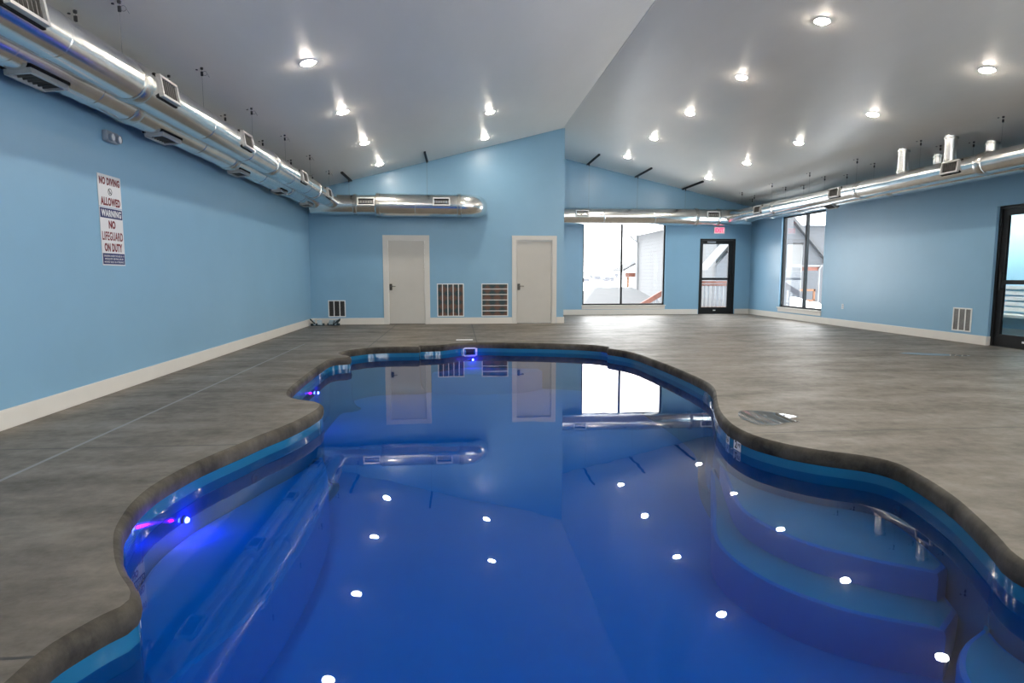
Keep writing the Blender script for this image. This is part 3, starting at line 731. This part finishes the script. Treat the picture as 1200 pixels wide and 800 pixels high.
for s in (-.065, .065):
    h = MB().lathe([(.0, .055), (.034, .055), (.042, .075), (.042, .09), (.034, .092)], 20).xform(PX @ Matrix.Translation((s, -.012, 0))).build('lamp_head', M['greyplastic'], em, True)
    MB().lathe([(.034, .088), (.02, .094), (.0, .096)], 16).xform(PX @ Matrix.Translation((s, -.012, 0))).build('lamp_glass', M['plastic'], h, True)

# ------------------------------------------------------------------ sandals in the corner
def sandal(loc, rz, ry, label):
    s = empty('sandal', loc, (0, ry, rz)); s.scale = (1.15, 1.15, 1.25)
    pts = []
    for k in range(24):
        t = 2*PI*k/24; x = .14*math.cos(t); wv = .048+.010*math.cos(t)
        pts.append((x, wv*math.sin(t)))
    mb = MB().prism(pts, 0, .045); mb.build('sole', M['rubber'], s, bevel=.006)
    for (xa, w_, hh) in ((.045, .095, .085), (-.06, .04, .095)):
        vs = []; fs = []; K = 12
        for i in range(K+1):
            t = PI*i/K; y = .052*math.cos(t); z = .022+hh*math.sin(t)
            for q in (-1, 1): vs.append((xa+q*w_/2-.01*math.sin(t), y, z)); vs.append((xa+q*w_/2-.01*math.sin(t), y*.92, z-.006))
        for i in range(K):
            a = i*4; b = a+4; fs += [(a, a+2, b+2, b), (a+1, b+1, b+3, a+3), (a, b, b+1, a+1), (a+2, a+3, b+3, b+2)]
        MB().add(vs, fs).build('strap', M['strap'], s, True)
    MB().tube([(-.05, .05, .04), (-.11, .045, .095), (-.14, 0, .125), (-.11, -.045, .095), (-.05, -.05, .04)], .012, 8).build('heel_strap', M['rubber'], s, True)
    return tag(s, label, 'sandal', 'pair of sandals left in the corner')
sandal((-3.32, 15.16, 0.001), .25, 0, 'dark and white sandal by the left corner, the one touching the left baseboard')
sandal((-2.96, 15.22, .001), 2.9, 0, 'dark and white sandal by the left corner, the one farther from the left wall')

# ------------------------------------------------------------------ vestibule beyond the right-hand glass door
VX = 10.75
struct(MB().box(XR+.15, VX, 7.6, 13.6, -.02, 0).build('floor_vestibule', M['deck']))
struct(MB().box(XR+.15, VX, 7.6, 13.6, 2.75, 2.8).build('ceiling_vestibule', M['ceiling']))
struct(MB().box(VX, VX+.1, 7.6, 13.6, 0, 2.8).build('wall_vestibule', M['wall2']))
struct(MB().box(XR+.15, VX, 13.6, 13.7, 0, 2.8).build('wall_vestibule_end', M['wall2']))
struct(MB().box(XR+.15, VX, 7.5, 7.6, 0, 2.8).build('wall_vestibule_near', M['wall2']))
struct(MB().box(VX-.018, VX, 7.6, 13.6, 0, .16).build('baseboard_vestibule', M['white']))
vl = empty('vestibule_light', (9.95, 11.2, 2.75)); tag(vl, 'square ceiling light in the vestibule behind the right glass door', 'ceiling light')
MB().box(-.32, .32, -.32, .32, -.03, 0).build('frame', M['plastic'], vl, bevel=.004)
MB().box(-.29, .29, -.29, .29, -.036, -.030).build('diffuser', simple('vestibule_diffuser', (.9, .9, .9), .5, emit=(1, .98, .93), est=26), vl)
ad = empty('restroom_sign', (VX, 12.05, 1.68)); tag(ad, 'grey restroom sign on the vestibule wall seen through the right glass door', 'sign')
MB().box(-.09, .09, -.12, .12, 0, .006).xform(FACE_NEG_X).build('plate', M['adagrey'], ad, bevel=.002)
fg = MB().lathe([(.0, .0075), (.013, .0075), (.013, .006)], 12).xform(Matrix.Translation((-.045, .085, 0)))
fg.box(-.062, -.028, .0, .066, .006, .0075).box(-.058, -.047, -.06, 0, .006, .0075).box(-.043, -.032, -.06, 0, .006, .0075)
fg.xform(FACE_NEG_X).build('standing_figure', M['signwhite'], ad)
fg = MB().lathe([(.0, .0075), (.012, .0075), (.012, .006)], 12).xform(Matrix.Translation((.030, .055, 0)))
fg.box(.022, .036, -.02, .040, .006, .0075).box(.036, .062, -.025, -.012, .006, .0075).box(.055, .065, -.06, -.02, .006, .0075)
fg.add(*(lambda m_: (m_.v, m_.f))(MB().lathe([(.034, .0075), (.026, .0075)], 20).xform(Matrix.Translation((.030, -.035, 0)))))
fg.xform(FACE_NEG_X).build('wheelchair_figure', M['signwhite'], ad)
MB().box(-.035, .035, -.105, -.090, .006, .0075).xform(FACE_NEG_X).build('braille_line', M['signwhite'], ad)
hb = empty('standin_bench', (VX, 11.4, 0)); tag(hb, 'white slatted stand-in bench for reflected pale bands behind the right glass door', 'bench')  # made-up bench; its slats stand in for pale bands reflected in the glass
mb = MB()
for i in range(5): z = .50+i*.105; mb.box(-.05, -.02, -1.2, .85, z, z+.075)
mb.build('slat_panel', M['white'], hb, bevel=.004)
MB().box(-.42, -.02, -1.2, .85, .40, .455).build('seat', M['white'], hb, bevel=.006)
for y in (-1.15, .78): MB().box(-.40, -.34, y, y+.06, 0, .40).build('leg', M['white'], hb, bevel=.003)
for y in (-1.12, .74): MB().box(-.018, -.004, y, y+.05, .45, 1.0).build('bracket', M['white'], hb)

# ------------------------------------------------------------------ outdoors
def gz(x, y):
    r = math.hypot(x-4, y-19)
    base = -1.6 if y < 27 else -1.6
    if x > 11 and y < 60: base = -.9
    return base+max(0, r-45)*.028
mb = MB(); xs = [-80, -50, -30, -15, -5, 3, 6, 9.3, 11, 13, 16, 20, 26, 35, 50, 80, 120, 170]; ys = [19.2, 21, 24, 28, 34, 42, 55, 75, 100, 140, 200]
vs = [(x, y, gz(x, y)+random.uniform(-.06, .06)) for y in ys for x in xs]; k = len(xs)
fs = [(j*k+i, j*k+i+1, (j+1)*k+i+1, (j+1)*k+i) for j in range(len(ys)-1) for i in range(k-1)]
mb.add(vs, fs)
ys2 = [-60, -30, -10, 0, 8, 14, 19.2]; xs2 = [10.95, 12, 14, 18, 26, 40, 80, 170]; k2 = len(xs2)
vs = [(x, y, -.9+max(0, x-60)*.02+random.uniform(-.04, .04)) for y in ys2 for x in xs2]
mb.add(vs, [(j*k2+i, j*k2+i+1, (j+1)*k2+i+1, (j+1)*k2+i) for j in range(len(ys2)-1) for i in range(k2-1)])
mb.add([(-80, -60, -1), (80, -60, -1), (80, -3.6, -1), (-80, -3.6, -1)], [(0, 1, 2, 3)])
g = mb.build('snow_ground', M['snow'], smooth=True); struct(g)
# long house beyond the far window
h = empty('neighbour_house', (10.1, 29, -1.6)); tag(h, 'long house with pale grey lap siding outside the right half of the far window', 'house')
MB().box(0, 3, -5.0, 6, 0, 5.02).build('siding_wall', M['siding2'], h)
MB().box(-.05, .12, 5.88, 6.06, 0, 5.02).build('corner_board', M['extwhite'], h)
mb = MB().hexa([(-.55,-5.4,4.98),(1.8,-5.4,6.5),(1.8,6.5,6.5),(-.55,6.5,4.98),(-.55,-5.4,5.14),(1.8,-5.4,6.66),(1.8,6.5,6.66),(-.55,6.5,5.14)])
mb.hexa([(1.8,-5.4,6.5),(3.2,-5.4,5.6),(3.2,6.5,5.6),(1.8,6.5,6.5),(1.8,-5.4,6.66),(3.2,-5.4,5.76),(3.2,6.5,5.76),(1.8,6.5,6.66)])
mb.build('roof', M['snow'], h)
MB().box(-.62, -.50, -5.4, 6.5, 4.92, 5.05).build('gutter', M['extwhite'], h)
MB().tube([(-.55, 5.6, 4.95), (-.2, 5.6, 4.7), (-.08, 5.6, 4.6), (-.08, 5.6, 0)], .045, 8).build('downspout', M['extwhite'], h, True)
# gable wing seen through the far glass door
mb = MB(); P = [(-.35, 3.15), (-.35, 0), (2.7, 0), (2.7, 6.7)]
MB().prism([(x-.0, z) for x, z in P], 0, .2).xform(Matrix(((1,0,0,.25),(0,0,1,-5.3),(0,1,0,0),(0,0,0,1)))).build('gable_wall', M['siding'], h)
MB().hexa([(-.58,-5.6,3.0),(2.92,-5.6,7.05),(2.92,-5.05,7.05),(-.58,-5.05,3.0),(-.58,-5.6,3.2),(2.92,-5.6,7.25),(2.92,-5.05,7.25),(-.58,-5.05,3.2)]).build('rake_board', M['extwhite'], h)
# porch behind it
pr = empty('covered_porch', (9.75, 36.2, -1.6)); tag(pr, 'small covered porch with brown beam beyond the corner of the grey-sided house', 'porch')
MB().hexa([(-.35,-1,3.0),(1.2,-1,3.85),(1.2,1.5,3.85),(-.35,1.5,3.0),(-.35,-1,3.12),(1.2,-1,3.97),(1.2,1.5,3.97),(-.35,1.5,3.12)]).build('porch_roof', M['shingle'], pr)
MB().box(-.2, 1.2, -.9, -.78, 2.68, 2.95).build('beam', M['wood'], pr)
MB().box(-.12, .02, -.9, -.78, 0, 2.68).build('post', M['woodor'], pr)
MB().box(.55, .85, -.9, -.6, .9, 1.9).build('crate', M['woodor'], pr)
# low hip-roofed building below the window
lr = empty('low_building', (6.2, 26, -1.6)); tag(lr, 'low building with snow-dusted grey shingle roof under the far window view', 'building')
mb = MB().add([(-1.35,-2,1.65),(1.9,-2,1.65),(2.1,4,1.65),(-1.35,4,1.65),(0.05,2.0,2.26),(1.7,2.0,2.26)], [(0,1,5,4),(1,2,5),(2,3,4,5),(3,0,4),(0,3,2,1)])
mb.build('roof', M['shingle'], lr)
MB().box(-1.1, 1.7, -1.7, 3.7, 0, 1.66).build('wall', M['siding'], lr)
# timber landing and stair rail outside the far glass door
dk = empty('timber_landing', (7.4, 18.95, -.06)); tag(dk, 'timber landing with redwood railing and pale balusters outside the far glass door', 'landing')
MB().box(0, 2.1, 0, 1.5, -.05, 0).build('deck_boards', M['wood'], dk)
MB().box(0, 2.1, 1.34, 1.48, .98, 1.06).box(0, 2.1, 1.36, 1.46, .90, .96).build('top_rail', M['wood'], dk)
MB().box(0, 2.1, 1.38, 1.44, .12, .20).build('bottom_rail', M['woodor'], dk)
for i in range(15): MB().box(.10+i*.135, .15+i*.135, 1.39, 1.43, .20, .90).build('baluster', M['extwhite'], dk)
for x in (-.0, 2.02): MB().box(x, x+.09, 1.36, 1.46, -1.55, 1.1).build('post', M['wood'], dk)
sr = empty('stair_railing', (7.4, 20.35, 1.02)); tag(sr, 'slanting redwood stair railing with pale balusters at the far window corner', 'railing')
S = .59
MB().hexa([(-2.6,-.06,-2.6*S-.12),(0,-.06,-.12),(0,.06,-.12),(-2.6,.06,-2.6*S-.12),(-2.6,-.06,-2.6*S+.06),(0,-.06,.06),(0,.06,.06),(-2.6,.06,-2.6*S+.06)]).build('hand_rail', M['wood'], sr)
MB().hexa([(-2.6,-.03,-2.6*S-.92),(0,-.03,-.92),(0,.03,-.92),(-2.6,.03,-2.6*S-.92),(-2.6,-.03,-2.6*S-.84),(0,-.03,-.84),(0,.03,-.84),(-2.6,.03,-2.6*S-.84)]).build('bottom_rail', M['woodor'], sr)
for i in range(18):
    x = -.12-i*.14; MB().box(x-.022, x+.022, -.02, .02, x*S-.86, x*S-.1).build('baluster', M['extwhite'], sr)
MB().box(-2.66, -2.56, -.05, .05, -2.5, -1.2).build('post', M['wood'], sr)
# gabled house outside the right window
gh = empty('gabled_house', (15.0, 30, -.9)); tag(gh, 'gabled grey house with open porch outside the right-wall window', 'house')
P = [(-1.2, 3.7), (2.1, 3.7), (2.1, 2.58), (3.1, 2.58), (3.1, 2.9), (0, 6.27), (-1.2, 4.96)]
MB().prism(P, 0, .2).xform(Matrix(((1,0,0,0),(0,0,1,0),(0,1,0,0),(0,0,0,1)))).build('gable_wall', M['siding'], gh)
MB().hexa([(-.05,-.25,6.32),(3.3,-.25,2.68),(3.3,4,2.68),(-.05,4,6.32),(-.05,-.25,6.5),(3.4,-.25,2.78),(3.4,4,2.78),(-.05,4,6.5)]).build('roof', M['shingle'], gh)
MB().box(2.1, 3.2, -.08, .0, 2.52, 2.60).build('fascia', M['extwhite'], gh)
MB().box(2.2, 3.0, -.02, .25, 2.32, 2.50).build('beam', M['wood'], gh)
MB().box(2.22, 2.9, 1.6, 1.8, 0, 2.5).build('porch_wall', M['darkblue'], gh)
MB().tube([(3.0, -.1, 2.55), (2.9, -.1, 2.4), (2.9, -.1, 0)], .045, 8).build('downspout', M['extwhite'], gh, True)
MB().box(2.0, 2.8, -.05, .05, 1.30, 1.40).box(2.0, 2.8, -.05, .05, .80, .88).box(2.70, 2.78, -.05, .05, .6, 1.4).build('porch_railing', M['woodor'], gh)
MB().box(2.0, 3.2, -.2, 1.9, .45, .62).build('porch_floor', M['woodor'], gh)
bg = empty('grey_house', (20.5, 36, -.9)); tag(bg, 'grey-sided house rising behind the gabled porch outside the right-wall window', 'house')
MB().box(0, 6, 0, 6, 0, 5.2).build('siding_wall', M['siding'], bg)
MB().hexa([(-.4,-.4,5.0),(6.4,-.4,5.0),(6.4,3,6.8),(-.4,3,6.8),(-.4,-.4,5.15),(6.4,-.4,5.15),(6.4,3,6.95),(-.4,3,6.95)]).build('roof', M['snow'], bg)
rh = empty('timber_house', (30.3, 56, -.9)); tag(rh, 'small orange-brown house in the snow seen through the left pane of the right-wall window', 'house')
MB().box(-.2, 1.5, 0, 3, 0, 2.1).build('wall', M['woodor'], rh)
MB().hexa([(-.5,-.4,2.05),(1.8,-.4,2.05),(1.8,1.5,2.9),(-.5,1.5,2.9),(-.5,-.4,2.15),(1.8,-.4,2.15),(1.8,1.5,3.0),(-.5,1.5,3.0)]).build('roof', M['snow'], rh)
MB().box(.35, .65, -.06, .02, .7, 1.7).build('window', M['darkblue'], rh)
MB().box(.85, 1.3, -.06, .02, .9, 1.7).build('window', M['darkblue'], rh)
# snow bank
def blob(name, loc, sx, sy, sz, mat, label, cat, grp=None):
    vs = []; fs = []; A_, B_ = 18, 8
    for j in range(B_+1):
        ph = PI/2*j/B_
        for i in range(A_):
            th = 2*PI*i/A_; k_ = 1+.12*math.sin(3*th+loc[0])+.06*math.sin(7*th)
            vs.append((sx*math.cos(th)*math.cos(ph)*k_, sy*math.sin(th)*math.cos(ph)*k_, sz*math.sin(ph)))
    fs = [(j*A_+i, j*A_+(i+1) % A_, (j+1)*A_+(i+1) % A_, (j+1)*A_+i) for j in range(B_) for i in range(A_)]
    o = MB().add(vs, fs).build(name, mat, None, True); o.location = loc; return tag(o, label, cat, grp)
blob('snow_bank', (14.6, 26.5, -.95), 1.3, 1.0, 1.2, M['snow'], 'rounded snow bank below the left pane of the right-wall window', 'snow bank')
blob('snow_bank', (16.9, 28.6, -.95), .6, .6, .9, M['snow'], 'smaller snow bank at the foot of the porch outside the right-wall window', 'snow bank')
# distant village and bare trees
def dist_house(x, y, label):
    z = gz(x, y); h = empty('distant_house', (x, y, z)); s = random.uniform(.28, .42)
    MB().box(-3*s, 3*s, -1, 1, -.3, 2.4*s).build('wall', M['farhouse'], h)
    MB().add([(-3.3*s,-1.3,2.3*s),(3.3*s,-1.3,2.3*s),(3.3*s,1.3,2.3*s),(-3.3*s,1.3,2.3*s),(-3.3*s,0,4*s),(3.3*s,0,4*s)], [(0,1,5,4),(2,3,4,5),(0,4,3),(1,2,5)]).build('roof', M['snow'], h)
    tag(h, label, 'house', 'distant houses across the snow')
for i in range(8):
    yy = 118+(i*37 % 5)*11; dist_house((.203+.0077*i)*yy, yy, 'tiny distant house across the snowfield, %s from the left in the far window' % ORD[i])
for i in range(4):
    blob('bare_thicket', (39.2+i*4.4, 76, gz(39.2+i*4.4, 76)), 1.8, 1.3, 3.6, M['tree'], 'tan bare thicket on the snow behind the small orange-brown house', 'bush', 'tan thickets behind the orange-brown house')

# ------------------------------------------------------------------ light
wd = bpy.data.worlds.new('overcast'); SC.world = wd; wd.use_nodes = True
bgn = wd.node_tree.nodes['Background']; bgn.inputs[0].default_value = (.98, .98, 1, 1); bgn.inputs[1].default_value = 4.0
def portal(loc, size, rot):
    l = bpy.data.lights.new('window_portal', 'AREA'); l.shape = 'RECTANGLE'; l.size, l.size_y = size; l.cycles.is_portal = True
    o = bpy.data.objects.new('window_portal', l); COL.objects.link(o); o.location = loc; o.rotation_euler = rot
portal((5.03, YF+.16, 1.53), (2.5, 2.45), (-PI/2, 0, 0))
portal((7.94, YF+.16, 1.15), (1.0, 2.2), (-PI/2, 0, 0))
portal((XR+.16, 15.91, 1.55), (2.45, 2.0), (0, PI/2, 0))
portal((XR+.16, 3.8, 1.55), (2.45, 3.0), (0, PI/2, 0))
portal((XR+.16, -.2, 1.55), (2.45, 3.2), (0, PI/2, 0))
portal((5.3, YN-.16, 1.45), (5.0, 2.3), (PI/2, 0, 0))

# ------------------------------------------------------------------ camera
cd = bpy.data.cameras.new('camera'); cam = bpy.data.objects.new('camera', cd); COL.objects.link(cam)
cd.sensor_width = 36; cd.lens = 36*734.1/1200; cd.clip_end = 500; cd.clip_start = .05
y_, p_ = math.radians(4.924), math.radians(6.045)
F = Vector((math.sin(y_)*math.cos(p_), math.cos(y_)*math.cos(p_), -math.sin(p_)))
R_ = Vector((math.cos(y_), -math.sin(y_), 0)); U_ = R_.cross(F)
cam.matrix_world = Matrix(((R_.x, U_.x, -F.x, 0), (R_.y, U_.y, -F.y, 0), (R_.z, U_.z, -F.z, 1.196), (0, 0, 0, 1)))
SC.camera = cam
SC.view_settings.view_transform = 'Standard'; SC.view_settings.look = 'None'
SC.view_settings.exposure = 1.15; SC.view_settings.gamma = 1; SC.view_settings.use_curve_mapping = False
cy = SC.cycles
cy.use_denoising = True; cy.max_bounces = 8; cy.diffuse_bounces = 5; cy.glossy_bounces = 5; cy.transparent_max_bounces = 16
cy.sample_clamp_indirect = 8; cy.caustics_reflective = False; cy.caustics_refractive = False
